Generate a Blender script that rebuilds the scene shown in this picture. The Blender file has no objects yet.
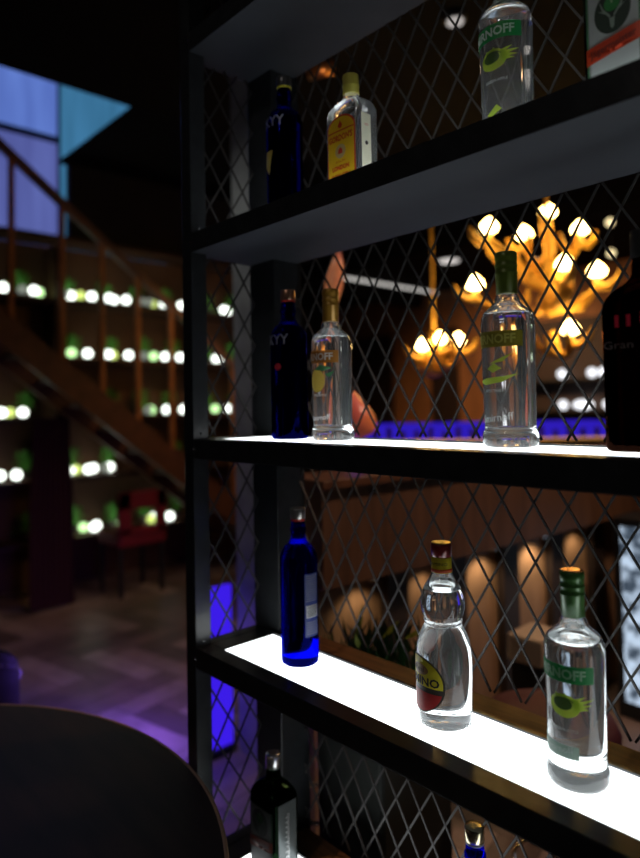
import bpy, bmesh, math, random
from mathutils import Vector, Matrix
random.seed(7)
PI = math.pi
S = bpy.context.scene
COL = S.collection
EYE = 1.5            # everything below is written relative to eye height; lifted at the end so the floor is z = 0

# ------------------------------------------------------------------ camera, world, exposure
cam_d = bpy.data.cameras.new('camera'); cam = bpy.data.objects.new('camera', cam_d); COL.objects.link(cam)
r_ = Vector((0.67538, 0.73724, -0.01875)); u_ = Vector((0.03951, -0.01078, 0.99916)); f_ = Vector((-0.73641, 0.67555, 0.03641))
cam.matrix_world = Matrix(((r_[0], u_[0], -f_[0], 0), (r_[1], u_[1], -f_[1], 0), (r_[2], u_[2], -f_[2], 0), (0, 0, 0, 1)))
cam_d.sensor_fit = 'VERTICAL'; cam_d.sensor_height = 36.0; cam_d.sensor_width = 26.85
cam_d.lens = 657.0 / 858.0 * 36.0
cam_d.shift_y = -46.5 / 858.0
cam_d.clip_start = 0.02
cam_d.dof.use_dof = True; cam_d.dof.focus_distance = 1.07; cam_d.dof.aperture_fstop = 1.8
S.camera = cam
S.view_settings.view_transform = 'Standard'; S.view_settings.look = 'None'
S.view_settings.exposure = 0.0; S.view_settings.gamma = 1.0; S.view_settings.use_curve_mapping = False
try:
    S.cycles.sample_clamp_indirect = 4.0
    S.cycles.max_bounces = 14; S.cycles.transmission_bounces = 14; S.cycles.transparent_max_bounces = 12
except Exception: pass
W = bpy.data.worlds.new('night'); S.world = W; W.use_nodes = True
W.node_tree.nodes['Background'].inputs[0].default_value = (0.6, 0.7, 1.0, 1)
W.node_tree.nodes['Background'].inputs[1].default_value = 0.004

def lamp(name, kind, loc, energy, color, size=0.1, target=None, spot=None, blend=0.6):
    d = bpy.data.lights.new(name, kind); d.energy = energy; d.color = color
    if kind == 'AREA': d.size = size
    else: d.shadow_soft_size = size
    if kind == 'SPOT': d.spot_size = spot; d.spot_blend = blend
    o = bpy.data.objects.new(name, d); COL.objects.link(o); o.location = loc
    if target is not None:
        o.rotation_euler = (Vector(target) - Vector(loc)).to_track_quat('-Z', 'Y').to_euler()
    return o
lamp('stair_fill', 'SPOT', (-3.7, 3.5, 1.75), 34, (1, .55, .22), .06, (-5.0, 3.05, .1), 1.1, .9)  # added warm spot for the balusters, no fixture in the ceiling
lamp('floor_spot', 'SPOT', (-3.2, 1.6, 1.75), 12, (1, .66, .58), .08, (-3.6, 1.5, -1.5), 1.7, .9)  # unseen warm spot aimed at the floor, no fixture modelled
lamp('pillar_fill', 'SPOT', (-2.30, .95, 1.7), 10, (.95, 1, .93), .05, (-2.36, 1.75, -.1), 1.1, .8)  # added to lift the grey of the plaster pillar
lamp('front_fill', 'SPOT', (-0.4, -1.2, 1.75), 16, (1, .90, .84), .12, (-0.8, .8, 0.2), 1.6, .9)  # added behind the viewpoint to brighten bottle labels and table
lamp('blue_led', 'AREA', (-2.70, 1.40, -1.0), 9, (.22, .10, 1), .5, (-3.1, .9, -1.5))
lamp('blue_floor_fill', 'SPOT', (-2.15, 1.36, -.55), 5, (.35, .18, 1), .05, (-2.35, 1.55, -1.5), 1.5, .9)  # added to strengthen the violet glow on the floor
lamp('bar_wash', 'SPOT', (-4.4, 6.2, 1.7), 260, (1, .55, .25), .15, (-4.9, 8.0, .0), 1.7, .9)
lamp('counter_fill', 'SPOT', (-.2, 3.0, 1.7), 110, (1, .62, .42), .12, (-1.5, 2.4, -.35), 1.3, .8)  # added spot that brightens the counter's brown front
lamp('back_fill', 'SPOT', (-2.0, 6.3, 1.7), 140, (1, .55, .25), .15, (-2.9, 8.0, .2), 1.8, .9)

# ------------------------------------------------------------------ materials
MATS = {}
def mat(name, col=(.5, .5, .5), rough=.5, metal=0.0, spec=.5, noise=0.0, nscale=20.0, trans=0.0, ior=1.45, emit=None, estr=0.0,
        stretch=(1, 1, 1), col2=None, bump=0.0, coat=0.0):
    if name in MATS: return MATS[name]
    m = bpy.data.materials.new(name); m.use_nodes = True
    nt = m.node_tree; b = nt.nodes['Principled BSDF']
    b.inputs['Base Color'].default_value = (*col, 1); b.inputs['Roughness'].default_value = rough
    b.inputs['Metallic'].default_value = metal; b.inputs['Specular IOR Level'].default_value = spec
    b.inputs['Transmission Weight'].default_value = trans; b.inputs['IOR'].default_value = ior
    b.inputs['Coat Weight'].default_value = coat
    if emit: b.inputs['Emission Color'].default_value = (*emit, 1); b.inputs['Emission Strength'].default_value = estr
    if noise > 0 or col2 or bump > 0:
        tc = nt.nodes.new('ShaderNodeTexCoord'); mp = nt.nodes.new('ShaderNodeMapping'); nz = nt.nodes.new('ShaderNodeTexNoise')
        mp.inputs['Scale'].default_value = stretch; nz.inputs['Scale'].default_value = nscale; nz.inputs['Detail'].default_value = 5
        nt.links.new(tc.outputs['Object'], mp.inputs[0]); nt.links.new(mp.outputs[0], nz.inputs['Vector'])
        if noise > 0 or col2:
            cr = nt.nodes.new('ShaderNodeValToRGB')
            c2 = col2 or tuple(c * (1 - noise) for c in col)
            cr.color_ramp.elements[0].position = .32; cr.color_ramp.elements[1].position = .68
            cr.color_ramp.elements[0].color = (*c2, 1); cr.color_ramp.elements[1].color = (*col, 1)
            nt.links.new(nz.outputs[0], cr.inputs[0]); nt.links.new(cr.outputs[0], b.inputs['Base Color'])
        if bump > 0:
            bp = nt.nodes.new('ShaderNodeBump'); bp.inputs['Strength'].default_value = bump; bp.inputs['Distance'].default_value = .004
            nt.links.new(nz.outputs[0], bp.inputs['Height']); nt.links.new(bp.outputs[0], b.inputs['Normal'])
    MATS[name] = m; return m
def emis(name, col, s):
    if name in MATS: return MATS[name]
    m = bpy.data.materials.new(name); m.use_nodes = True; nt = m.node_tree; nt.nodes.clear()
    e = nt.nodes.new('ShaderNodeEmission'); e.inputs[0].default_value = (*col, 1); e.inputs[1].default_value = s
    o = nt.nodes.new('ShaderNodeOutputMaterial'); nt.links.new(e.outputs[0], o.inputs[0]); MATS[name] = m; return m
def glassm(name, col, ior=1.4, rough=0.0):
    if name in MATS: return MATS[name]
    m = bpy.data.materials.new(name); m.use_nodes = True; nt = m.node_tree; nt.nodes.clear()
    g = nt.nodes.new('ShaderNodeBsdfGlass'); g.inputs['Color'].default_value = (*col, 1); g.inputs['IOR'].default_value = ior
    g.inputs['Roughness'].default_value = rough
    o = nt.nodes.new('ShaderNodeOutputMaterial'); nt.links.new(g.outputs[0], o.inputs[0]); MATS[name] = m; return m
def paper(name, col, tr=.45, noise=0):
    """printed label: diffuse with some light coming through"""
    if name in MATS: return MATS[name]
    m = bpy.data.materials.new(name); m.use_nodes = True; nt = m.node_tree; nt.nodes.clear()
    d = nt.nodes.new('ShaderNodeBsdfPrincipled'); d.inputs['Base Color'].default_value = (*col, 1); d.inputs['Roughness'].default_value = .45
    t = nt.nodes.new('ShaderNodeBsdfTranslucent'); t.inputs[0].default_value = (*col, 1)
    x = nt.nodes.new('ShaderNodeMixShader'); x.inputs[0].default_value = tr
    o = nt.nodes.new('ShaderNodeOutputMaterial')
    nt.links.new(d.outputs[0], x.inputs[1]); nt.links.new(t.outputs[0], x.inputs[2]); nt.links.new(x.outputs[0], o.inputs[0])
    MATS[name] = m; return m

STEEL = mat('black_steel', (.030, .033, .036), .28, 0, .5, noise=.35, nscale=30, bump=.15)
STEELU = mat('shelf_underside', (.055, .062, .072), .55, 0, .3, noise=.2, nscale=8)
MESH = mat('wire_steel', (.06, .056, .054), .45, .2, .45)
LEDGE = mat('ledge_wood', (.30, .13, .045), .5, noise=.5, nscale=12, stretch=(1, 8, 8))
PANEL = emis('panel_light', (.93, .98, 1.0), 3.1)
PANELDIM = emis('panel_light_dim', (.93, .98, 1.0), 2.4)
BLACK = mat('matt_black', (.012, .012, .013), .7)
DARKPAINT = mat('dark_paint', (.018, .018, .022), .8, noise=.3, nscale=3)
CEIL = mat('ceiling_paint', (.008, .0075, .0075), .9, 0, .08, noise=.25, nscale=2)
BROWN = mat('brown_panel', (.17, .085, .045), .55, noise=.45, nscale=5, stretch=(4, 4, .35))
BROWNW = mat('brown_wall', (.30, .14, .06), .6, noise=.4, nscale=2.5, stretch=(3, 3, .3))
RECESS = mat('recess_wood', (.36, .22, .13), .6, noise=.3, nscale=7, stretch=(4, 4, .5))
STAIRW = mat('stair_wood', (.16, .065, .03), .5, noise=.4, nscale=9, stretch=(4, 1, 1))
BALW = mat('baluster_wood', (.52, .20, .05), .5, noise=.3, nscale=14)
GOLD = mat('antler_gold', (.92, .52, .09), .5, .1, .5)
CHROME = mat('chrome', (.8, .8, .8), .12, 1)
PLASTER = mat('grey_plaster', (.42, .42, .42), .8, noise=.35, nscale=9, bump=.5)
TABLE = mat('table_dark', (.040, .022, .014), .45, 0, .4, noise=.5, nscale=5, stretch=(1, 6, 1))
TABLEEDGE = mat('table_edge', (.60, .38, .22), .4, noise=.3, nscale=14)  # tan wood, lightened to carry the highlight along the rim
LEATHER = mat('black_leather', (.006, .006, .006), .6, 0, .12, bump=.3, nscale=60)
RED = mat('red_upholstery', (.22, .01, .025), .6, noise=.2, nscale=10)
MAROON = mat('maroon_cloth', (.05, .012, .014), .9)
LEAF = mat('leaf_green', (.16, .58, .08), .5, noise=.5, nscale=30)
LEAF2 = mat('leaf_yellow_green', (.35, .42, .04), .5, noise=.3, nscale=20)
SHELFW = mat('plant_shelf_wood', (.10, .045, .022), .6, noise=.4, nscale=6)

# ------------------------------------------------------------------ mesh helpers
def link(name, bm, material, parent=None, loc=(0, 0, 0), smooth=False, mats=None):
    me = bpy.data.meshes.new(name); bm.normal_update(); bm.to_mesh(me); bm.free()
    for m in (mats or [material]): me.materials.append(m)
    if smooth:
        for p in me.polygons: p.use_smooth = True
    o = bpy.data.objects.new(name, me); COL.objects.link(o); o.location = loc
    if parent: o.parent = parent
    return o
def tag(o, label=None, cat=None, group=None, kind=None):
    if label: o['label'] = label
    if cat: o['category'] = cat
    if group: o['group'] = group
    if kind: o['kind'] = kind
    return o
def thing(name, loc, label, cat, group=None, rz=0.0):
    o = bpy.data.objects.new(name, None); COL.objects.link(o); o.location = loc; o.rotation_euler = (0, 0, rz)
    o.empty_display_size = .05
    return tag(o, label, cat, group)
def struct(o): o['kind'] = 'structure'; return o
def box(bm, x0, x1, y0, y1, z0, z1, bev=0.0, mi=0, rot=None, piv=None):
    vs = [bm.verts.new((x, y, z)) for x in (x0, x1) for y in (y0, y1) for z in (z0, z1)]
    idx = [(0, 1, 3, 2), (4, 6, 7, 5), (0, 4, 5, 1), (2, 3, 7, 6), (0, 2, 6, 4), (1, 5, 7, 3)]
    fs = [bm.faces.new([vs[i] for i in f]) for f in idx]
    for f in fs: f.material_index = mi
    bmesh.ops.recalc_face_normals(bm, faces=fs)
    if bev > 0:
        es = list({e for f in fs for e in f.edges})
        r = bmesh.ops.bevel(bm, geom=es, offset=bev, segments=2, affect='EDGES', profile=.5)
    if rot is not None:
        bmesh.ops.rotate(bm, verts=list(vs), cent=piv or (0, 0, 0), matrix=rot)
    return vs
def bar(bm, a, b, w, h=None, up=(0, 0, 1)):
    """square bar from a to b"""
    a, b = Vector(a), Vector(b); d = (b - a).normalized(); up = Vector(up)
    s = d.cross(up)
    if s.length < 1e-4: s = d.cross(Vector((1, 0, 0)))
    s.normalize(); t = s.cross(d); h = h or w
    v = [bm.verts.new(p + s * sx * w / 2 + t * sy * h / 2) for p in (a, b) for sx, sy in ((-1, -1), (1, -1), (1, 1), (-1, 1))]
    for i in range(4): bm.faces.new((v[i], v[(i + 1) % 4], v[4 + (i + 1) % 4], v[4 + i]))
    bm.faces.new((v[3], v[2], v[1], v[0])); bm.faces.new(v[4:])
def tube(bm, pts, rad, n=10, closed=False):
    pts = [Vector(p) for p in pts]; rads = rad if isinstance(rad, (list, tuple)) else [rad] * len(pts)
    rings = []; prev = None
    for i, p in enumerate(pts):
        if closed: d = pts[(i + 1) % len(pts)] - pts[i - 1]
        else: d = pts[min(i + 1, len(pts) - 1)] - pts[max(i - 1, 0)]
        d.normalize()
        if prev is None:
            s = d.cross(Vector((0, 0, 1)));
            if s.length < .05: s = d.cross(Vector((1, 0, 0)))
        else: s = prev - d * prev.dot(d)
        s.normalize(); prev = s; t = d.cross(s)
        rings.append([bm.verts.new(p + (s * math.cos(2 * PI * k / n) + t * math.sin(2 * PI * k / n)) * rads[i]) for k in range(n)])
    m = len(rings)
    for i in range(m if closed else m - 1):
        A, B = rings[i], rings[(i + 1) % m]
        for k in range(n): bm.faces.new((A[k], A[(k + 1) % n], B[(k + 1) % n], B[k]))
    if not closed: bm.faces.new(rings[0][::-1]); bm.faces.new(rings[-1])
    bmesh.ops.recalc_face_normals(bm, faces=bm.faces[:])
def section(a, b, n, seg):
    """superellipse outline; n = 2 is round"""
    out = []
    for k in range(seg):
        t = 2 * PI * k / seg; c, s = math.cos(t), math.sin(t)
        rr = (abs(c) ** n + abs(s) ** n) ** (-1.0 / n)
        out.append((a * rr * c, b * rr * s))
    return out
def loft(bm, prof, seg=48, flip=False):
    """prof rows: (a, z) round or (a, b, n, z). closed at both ends when a ~ 0 is not given"""
    rings = []
    for row in prof:
        if len(row) == 2: a, z = row; b, n = a, 2.0
        else: a, b, n, z = row
        rings.append([bm.verts.new((x, y, z)) for x, y in section(a, b, n, seg)])
    fs = []
    for A, B in zip(rings, rings[1:]):
        for k in range(seg): fs.append(bm.faces.new((A[k], A[(k + 1) % seg], B[(k + 1) % seg], B[k])))
    fs.append(bm.faces.new(rings[0][::-1])); fs.append(bm.faces.new(rings[-1]))
    if flip:
        for f in fs: f.normal_flip()
    return fs
def smooth_prof(pts, sub=5):
    """Catmull-Rom through (r, z) control points; a None row marks a hard corner"""
    out = []; n = len(pts)
    for i in range(n - 1):
        p0 = pts[max(i - 1, 0)]; p1 = pts[i]; p2 = pts[i + 1]; p3 = pts[min(i + 2, n - 1)]
        for k in range(sub):
            t = k / sub
            out.append(tuple(.5 * ((2 * p1[j]) + (-p0[j] + p2[j]) * t + (2 * p0[j] - 5 * p1[j] + 4 * p2[j] - p3[j]) * t * t
                                   + (-p0[j] + 3 * p1[j] - 3 * p2[j] + p3[j]) * t ** 3) for j in range(len(p1))))
    out.append(tuple(pts[-1])); return out

# ---- printed marks wrapped on a curved side (u across, v up -> surface)
def round_map(rad, ang0=0.0):
    if not callable(rad): R0 = rad; rad = lambda z: R0
    base = rad(None) if False else None
    def f(u, v, off):
        r = rad(v); a = ang0 + u / 0.0400
        return Vector(((r + off) * math.sin(a), -(r + off) * math.cos(a), v))
    return f
def flat_map(a, b, n, side='front'):
    def f(u, v, off):
        if side == 'front':
            x = max(-a, min(a, u)); y = -b * max(0, 1 - (abs(x) / a) ** n) ** (1 / n)
            return Vector((u, y - off, v))
        y = max(-b, min(b, u)); x = a * max(0, 1 - (abs(y) / b) ** n) ** (1 / n)
        return Vector((x + off, y, v))
    return f
def wrap_bm(bm, fmap, off, step=.0035):
    bmesh.ops.triangulate(bm, faces=bm.faces[:])
    xs = [v.co.x for v in bm.verts]
    if not xs: return
    x = math.floor(min(xs) / step) * step + step
    while x < max(xs):
        bmesh.ops.bisect_plane(bm, geom=bm.verts[:] + bm.edges[:] + bm.faces[:], plane_co=(x, 0, 0), plane_no=(1, 0, 0))
        x += step
    for v in bm.verts: v.co = fmap(v.co.x, v.co.y, off)
    bmesh.ops.recalc_face_normals(bm, faces=bm.faces[:])
def poly(bm, pts): bm.faces.new([bm.verts.new((x, y, 0)) for x, y in pts])
def ell(cx, cy, rx, ry, n=32, a0=0, a1=2 * PI): return [(cx + rx * math.cos(a0 + (a1 - a0) * k / n), cy + ry * math.sin(a0 + (a1 - a0) * k / n)) for k in range(n)]
def rect(x0, x1, y0, y1): return [(x0, y0), (x1, y0), (x1, y1), (x0, y1)]
def mark(name, polys, fmap, off, material, parent):
    bm = bmesh.new()
    for p in polys: poly(bm, p)
    # vertical cuts so tall shapes follow a profile
    zs = [v.co.y for v in bm.verts]; z = min(zs) + .006
    while z < max(zs):
        bmesh.ops.bisect_plane(bm, geom=bm.verts[:] + bm.edges[:] + bm.faces[:], plane_co=(0, z, 0), plane_no=(0, 1, 0)); z += .006
    wrap_bm(bm, fmap, off)
    return link(name, bm, material, parent, smooth=True)
def writing(name, text, size, cx, cy, fmap, off, material, parent, bold=.0, rot=0.0, width=None):
    cu = bpy.data.curves.new('text', 'FONT'); cu.body = text; cu.size = size; cu.align_x = 'CENTER'; cu.align_y = 'CENTER'
    cu.offset = bold; cu.resolution_u = 2
    to = bpy.data.objects.new('text', cu); COL.objects.link(to)
    bpy.context.view_layer.update()
    me = bpy.data.meshes.new_from_object(to.evaluated_get(bpy.context.evaluated_depsgraph_get()))
    bm = bmesh.new(); bm.from_mesh(me)
    bpy.data.objects.remove(to); bpy.data.meshes.remove(me); bpy.data.curves.remove(cu)
    if width:
        xs = [v.co.x for v in bm.verts]; k = width / (max(xs) - min(xs))
        for v in bm.verts: v.co.x *= k
    c, s = math.cos(rot), math.sin(rot)
    for v in bm.verts: v.co = Vector((cx + v.co.x * c - v.co.y * s, cy + v.co.x * s + v.co.y * c, 0))
    wrap_bm(bm, fmap, off)
    return link(name, bm, material, parent)

# ------------------------------------------------------------------ the room
FZ = -1.5; CZ = 1.8
# floor: herringbone planks
def floor():
    bm = bmesh.new(); w = .15; n = 4
    def plank(x0, x1, y0, y1, m):
        g = .0015
        ca, sa = math.cos(.20), math.sin(.20)
        P = []
        for x, y in ((x0 + g, y0 + g), (x1 - g, y0 + g), (x1 - g, y1 - g), (x0 + g, y1 - g)):
            P.append((x * ca - y * sa, x * sa + y * ca))
        cx = sum(p[0] for p in P) / 4; cy = sum(p[1] for p in P) / 4
        if not (-8 < cx < 3 and -2.8 < cy < 8.4): return
        f = bm.faces.new([bm.verts.new((p[0], p[1], FZ)) for p in P]); f.material_index = m
    R = random.Random(3)
    for k in range(-160, 160):
        for j in range(-24, 24):
            ox = (k + 2 * n * j) * w; oy = k * w
            if not (-10 < ox < 6 and -7 < oy < 12): continue
            plank(ox, ox + n * w, oy, oy + w, R.choice((0, 1, 2, 3)))
            plank(ox + n * w, ox + (n + 1) * w, oy + (1 - n) * w, oy + w, R.choice((0, 1, 2, 3)))
    z = FZ - .002
    f = bm.faces.new([bm.verts.new(p) for p in ((-9, -3, z), (3, -3, z), (3, 8.5, z), (-9, 8.5, z))]); f.material_index = 4
    tones = [(.20, .14, .12), (.30, .22, .19), (.14, .10, .085), (.38, .29, .25)]
    ms = [mat('plank_%s' % 'abcd'[i], t, .42, noise=.3, nscale=7, stretch=(1.5, 1.5, 1)) for i, t in enumerate(tones)] + [mat('plank_gap', (.02, .015, .012), .8)]
    struct(link('floor', bm, None, mats=ms))
floor()
def sbox(name, *a, m=DARKPAINT):
    bm = bmesh.new(); box(bm, *a); return struct(link(name, bm, m))
# ceiling: low over the bar, higher round the stair opening
bm = bmesh.new()
box(bm, -3.56, 3, -3, 4.6, CZ, CZ + .25); box(bm, -9, 3, 4.6, 8.5, CZ, CZ + .25)
box(bm, -5.79, -3.56, 2.20, 4.6, 2.2, 2.215); box(bm, -4.365, -3.56, -3, 2.20, 2.2, 2.215)
struct(link('ceiling', bm, CEIL))
sbox('wall_right', 3, 3.1, -3, 8.5, FZ, CZ + .25)
sbox('wall_near', -9, 3, -3.1, -3, FZ, 4.9)
sbox('wall_back', -9, 3, 8.5, 8.6, FZ, CZ + .25, m=BROWNW)
sbox('wall_left', -9.1, -9, -3, 8.5, FZ, 4.9)
sbox('ceiling_upper', -9, -4.3, -3, 4.7, 4.9, 5.0, m=CEIL)
sbox('wall_upper', -4.365, -4.3, -3, 4.6, 2.215, 4.9)
sbox('wall_stairwell', -9, -4.3, 4.6, 4.7, CZ + .25, 4.9)
# bulkhead over the plant shelves
sbox('trim_1', -5.80, -5.72, 2.28, 4.6, 1.485, 2.2, m=DARKPAINT)
# upper storey: glowing sheets stand in for a blue-lit wall beyond the stair opening
def glow_wall(name, y0, y1, z0, z1, em):
    bm = bmesh.new(); X = -7.5
    for a in ((y0, y0 + .012, z0, z1), (y1 - .012, y1, z0, z1), (y0, y1, z0, z0 + .025), (y0, y1, z1 - .025, z1)):
        box(bm, X - .03, X + .03, *a)
    fr = struct(link(name, bm, mat('glow_wall_frame_%s' % name, (.10, .13, .22), .6)))
    bm = bmesh.new(); box(bm, X - .02, X - .005, y0 + .011, y1 - .011, z0 + .02, z1 - .02)
    link('wall_glow', bm, em, fr); return fr
def wall_glow_mat(name, c1, c2, s):
    m = emis(name, c1, s); nt = m.node_tree; e = nt.nodes['Emission']
    tc = nt.nodes.new('ShaderNodeTexCoord'); mp = nt.nodes.new('ShaderNodeMapping'); mp.inputs['Scale'].default_value = (1, 2.2, .25)
    nz = nt.nodes.new('ShaderNodeTexNoise'); nz.inputs['Scale'].default_value = 2.0
    cr = nt.nodes.new('ShaderNodeValToRGB'); cr.color_ramp.elements[0].color = (*c1, 1); cr.color_ramp.elements[1].color = (*c2, 1)
    cr.color_ramp.elements[0].position = .35; cr.color_ramp.elements[1].position = .65
    nt.links.new(tc.outputs['Object'], mp.inputs[0]); nt.links.new(mp.outputs[0], nz.inputs['Vector']); nt.links.new(nz.outputs[0], cr.inputs[0]); nt.links.new(cr.outputs[0], e.inputs[0])
    return m
w1 = glow_wall('glow_wall_1', .6, 2.86, 3.12, 4.85, wall_glow_mat('wall_glow_blue', (.075, .13, .42), (.11, .19, .55), 1.15))
w2 = glow_wall('glow_wall_2', .6, 2.86, .9, 3.10, wall_glow_mat('wall_glow_violet', (.075, .09, .30), (.11, .14, .42), 1.0))
w3 = glow_wall('glow_wall_3', 2.862, 4.25, .9, 4.85, wall_glow_mat('wall_glow_teal', (.035, .14, .26), (.05, .19, .36), 1.0))

# grey plaster pillar behind the rack, beam lines on the ceiling
sbox('trim_2', -2.42, -2.22, 1.70, 1.90, FZ, CZ, m=PLASTER)
sbox('trim_3', -2.10, -2.02, 1.62, 1.72, FZ, -.55, m=mat('brown_post', (.045, .042, .04), .6))
sbox('trim_4', -9, 3, 5.6, 5.75, CZ - .16, CZ, m=CEIL)
sbox('trim_5', -6.9, -6.75, 4.5, 8.5, CZ - .2, CZ, m=CEIL)

# ------------------------------------------------------------------ the shelving unit
ZT = [.846, .3907, -.0669, -.5206, -.976]
XL, XR = -1.294, .36
unit = thing('shelving_unit', (-.45, .9, FZ), 'tall black steel shelving unit with lit white shelves and diamond wire mesh', 'shelving unit')
UO = Vector((-.45, .9, FZ))
def upart(name, bm, m, parent=unit, smooth=False, mats=None):
    bmesh.ops.translate(bm, verts=bm.verts[:], vec=-UO)
    o = link(name, bm, m, parent, smooth=smooth, mats=mats); return o
for (x0, x1, y0, y1) in ((XL, XL + .038, .771, .811), (XR - .038, XR, .771, .811), (XL, -1.20, .960, 1.045), (XR - .09, XR, .96, 1.045)):
    bm = bmesh.new(); box(bm, x0, x1, y0, y1, FZ, 1.25, .0015); upart('post', bm, STEEL)
def screw(bm, x, y, z, r=.004):
    bmesh.ops.create_icosphere(bm, subdivisions=2, radius=r, matrix=Matrix.Translation((x, y, z)))
for i, zt in enumerate(ZT):
    bm = bmesh.new(); t = .042
    box(bm, XL + .036, XR - .036, .772, .813, zt - t, zt, .0012)                       # front rail
    box(bm, XL + .004, XL + .034, .812, .959, zt - t, zt, .001)                        # left end rail
    box(bm, XL + .03, XR, .945, .953, zt - t, zt + .003)                               # back lip of the light box
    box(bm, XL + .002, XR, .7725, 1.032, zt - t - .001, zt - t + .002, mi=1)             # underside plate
    box(bm, XL + .036, -1.205, .813, .945, zt - t, zt, mi=0)
    sh = upart('shelf', bm, None, mats=[STEEL, STEELU])
    bm = bmesh.new(); box(bm, XL + .1, XR, .953, 1.026, zt - .03, zt - .006, .001); upart('ledge', bm, LEDGE, sh)
    if i > 0:
        bm = bmesh.new(); box(bm, -1.205, XR - .001, .814, .944, zt - .01, zt, 0)
        p = upart('light_panel', bm, PANELDIM if i == 1 else PANEL, sh); p['label'] = 'glowing white light panel'
    for (x, y, z) in ((XL + .039, .7705, zt - .021), (XL + .039, .790, zt + .012)):
        bm = bmesh.new(); screw(bm, x, y, z, .0028); upart('screw', bm, CHROME, sh)
def wire_panel(z0, z1, zp, xp, side=False):
    """expanded metal: diamonds .061 wide, .100 high; zp, xp = a node"""
    bm = bmesh.new(); dw, dh = .0307, .050
    if not side: a0, a1 = -1.198, XR - .04
    else: a0, a1 = .812, .960; dw, dh = .0307, .050
    def P(a, z, off):
        return Vector((a, 1.029 + off, z)) if not side else Vector((XL + .019 + off, a, z))
    n0 = int((a0 - xp) / dw) - 40; n1 = int((a1 - xp) / dw) + 40
    for sgn in (1, -1):
        sl = sgn * dh / dw
        for k in range(n0, n1):
            if k % 2: continue
            # line z = zp + sl*(a-(xp+k*dw))
            xa = xp + k * dw
            lo, hi = a0, a1
            b1, b2 = xa + (z0 - zp) / sl, xa + (z1 - zp) / sl
            lo = max(lo, min(b1, b2)); hi = min(hi, max(b1, b2))
            if hi - lo < .004: continue
            A = P(lo, zp + sl * (lo - xa), sgn * .0006); B = P(hi, zp + sl * (hi - xa), sgn * .0006)
            bar(bm, A, B, .0036, .0030, up=(0, 1, 0) if not side else (1, 0, 0))
    return bm
tiers = [(.86, 1.24, .93, -.70), (.394, .80, .47, -.69), (-.064, .345, .05, -.70), (-.517, -.112, -.222, -.8640), (-.972, -.566, -.75, -.8835), (-1.48, -1.02, -1.2, -.88)]
for z0, z1, zp, xp in tiers:
    o = upart('wire_mesh', wire_panel(z0, z1, zp, xp), MESH)
    o = upart('wire_mesh', wire_panel(z0, z1, zp, .835, True), MESH)

# ------------------------------------------------------------------ bottles
CLEAR = glassm('clear_glass', (.99, 1.0, 1.0), 1.40)
def veil(m, col, f):
    # pale diffuse mix imitates glare from the light panels over the glass
    nt = m.node_tree; g = nt.nodes['Glass BSDF']; o = nt.nodes['Material Output']
    d = nt.nodes.new('ShaderNodeBsdfDiffuse'); d.inputs[0].default_value = (*col, 1)
    t = nt.nodes.new('ShaderNodeBsdfTranslucent'); t.inputs[0].default_value = (*col, 1)
    x = nt.nodes.new('ShaderNodeMixShader'); x.inputs[0].default_value = .5
    y = nt.nodes.new('ShaderNodeMixShader'); y.inputs[0].default_value = f
    nt.links.new(d.outputs[0], x.inputs[1]); nt.links.new(t.outputs[0], x.inputs[2])
    nt.links.new(g.outputs[0], y.inputs[1]); nt.links.new(x.outputs[0], y.inputs[2]); nt.links.new(y.outputs[0], o.inputs[0])
veil(CLEAR, (.85, .9, .92), .06)
BLUEG = glassm('blue_glass', (.012, .02, .62), 1.42)
BLUEG_SHADE = glassm('blue_glass_shade', (.006, .010, .32), 1.42)  # same blue glass, darkened for the bottles in shade
DKGREEN = glassm('dark_green_glass', (.035, .075, .04), 1.45)
DKBROWN = glassm('dark_brown_glass', (.10, .035, .02), 1.45)
WHITEINK = paper('white_ink', (.92, .94, .94), .5)
SILVER = paper('silver_ink', (.30, .31, .36), .15)
BASEY = .885

def cavity(bm, prof, seg=40): loft(bm, prof, seg, flip=True)

def spirit_bottle(name, x, zt, label, cap, band, inkm, fruit, rz, group=None, txt='SMIRNOFF', gold_top=None):
    """round clear bottle: flared foot, straight body, sloping shoulder, long sleeved neck"""
    t = thing(name, (x, BASEY, zt), label, 'bottle', group, rz)
    R = .0395
    prof = [(.008, .006), (.026, .003), (.034, .0008), (.0395, .003), (.0412, .009), (.0410, .020), (.0395, .0235), (.0375, .027), (.0378, .033),
            (.0385, .06), (.0392, .12), (.0400, .170), (.0402, .186), (.0392, .196), (.0350, .205), (.0270, .2125), (.0205, .2180), (.0185, .2215), (.0188, .2245), (.0172, .2275),
            (.0150, .232), (.0146, .245), (.0146, .285), (.0120, .288)]
    bm = bmesh.new(); loft(bm, prof, 56)
    cavity(bm, [(.012, .2005), (.0350, .2002), (.0335, .2035), (.0255, .2105), (.0185, .2165), (.0150, .2250), (.0125, .235), (.0122, .282), (.006, .284)], 40)
    body = link('glass_body', bm, CLEAR, t, smooth=True)
    body['label'] = 'clear glass body filled with clear spirit'
    bm = bmesh.new()
    loft(bm, [(.0150, .232), (.0160, .2325), (.0160, .262), (.0168, .263), (.0168, .265), (.0160, .266), (.0160, .273), (.0168, .274), (.0168, .276), (.0160, .277), (.0160, .284), (.0168, .285), (.0166, .2945), (.0150, .296), (.008, .2962)], 40)
    c = link('cap_sleeve', bm, cap, t, smooth=True); c['label'] = 'coloured cap and neck sleeve'
    if gold_top:
        bm = bmesh.new(); loft(bm, [(.0150, .2962), (.0150, .2972), (.012, .298)], 32); link('cap_top', bm, gold_top, c)
    fm = round_map(lambda z: .0385 + (z - .06) * .0117 if z < .176 else .0400)
    lb = mark('label_band', [rect(-.052, .052, .1500, .1735)], fm, .0006, band, t)
    writing('lettering', txt, .0185, 0, .1612, fm, .0011, inkm, lb, bold=.0006, width=.082)
    return t, fm
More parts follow.
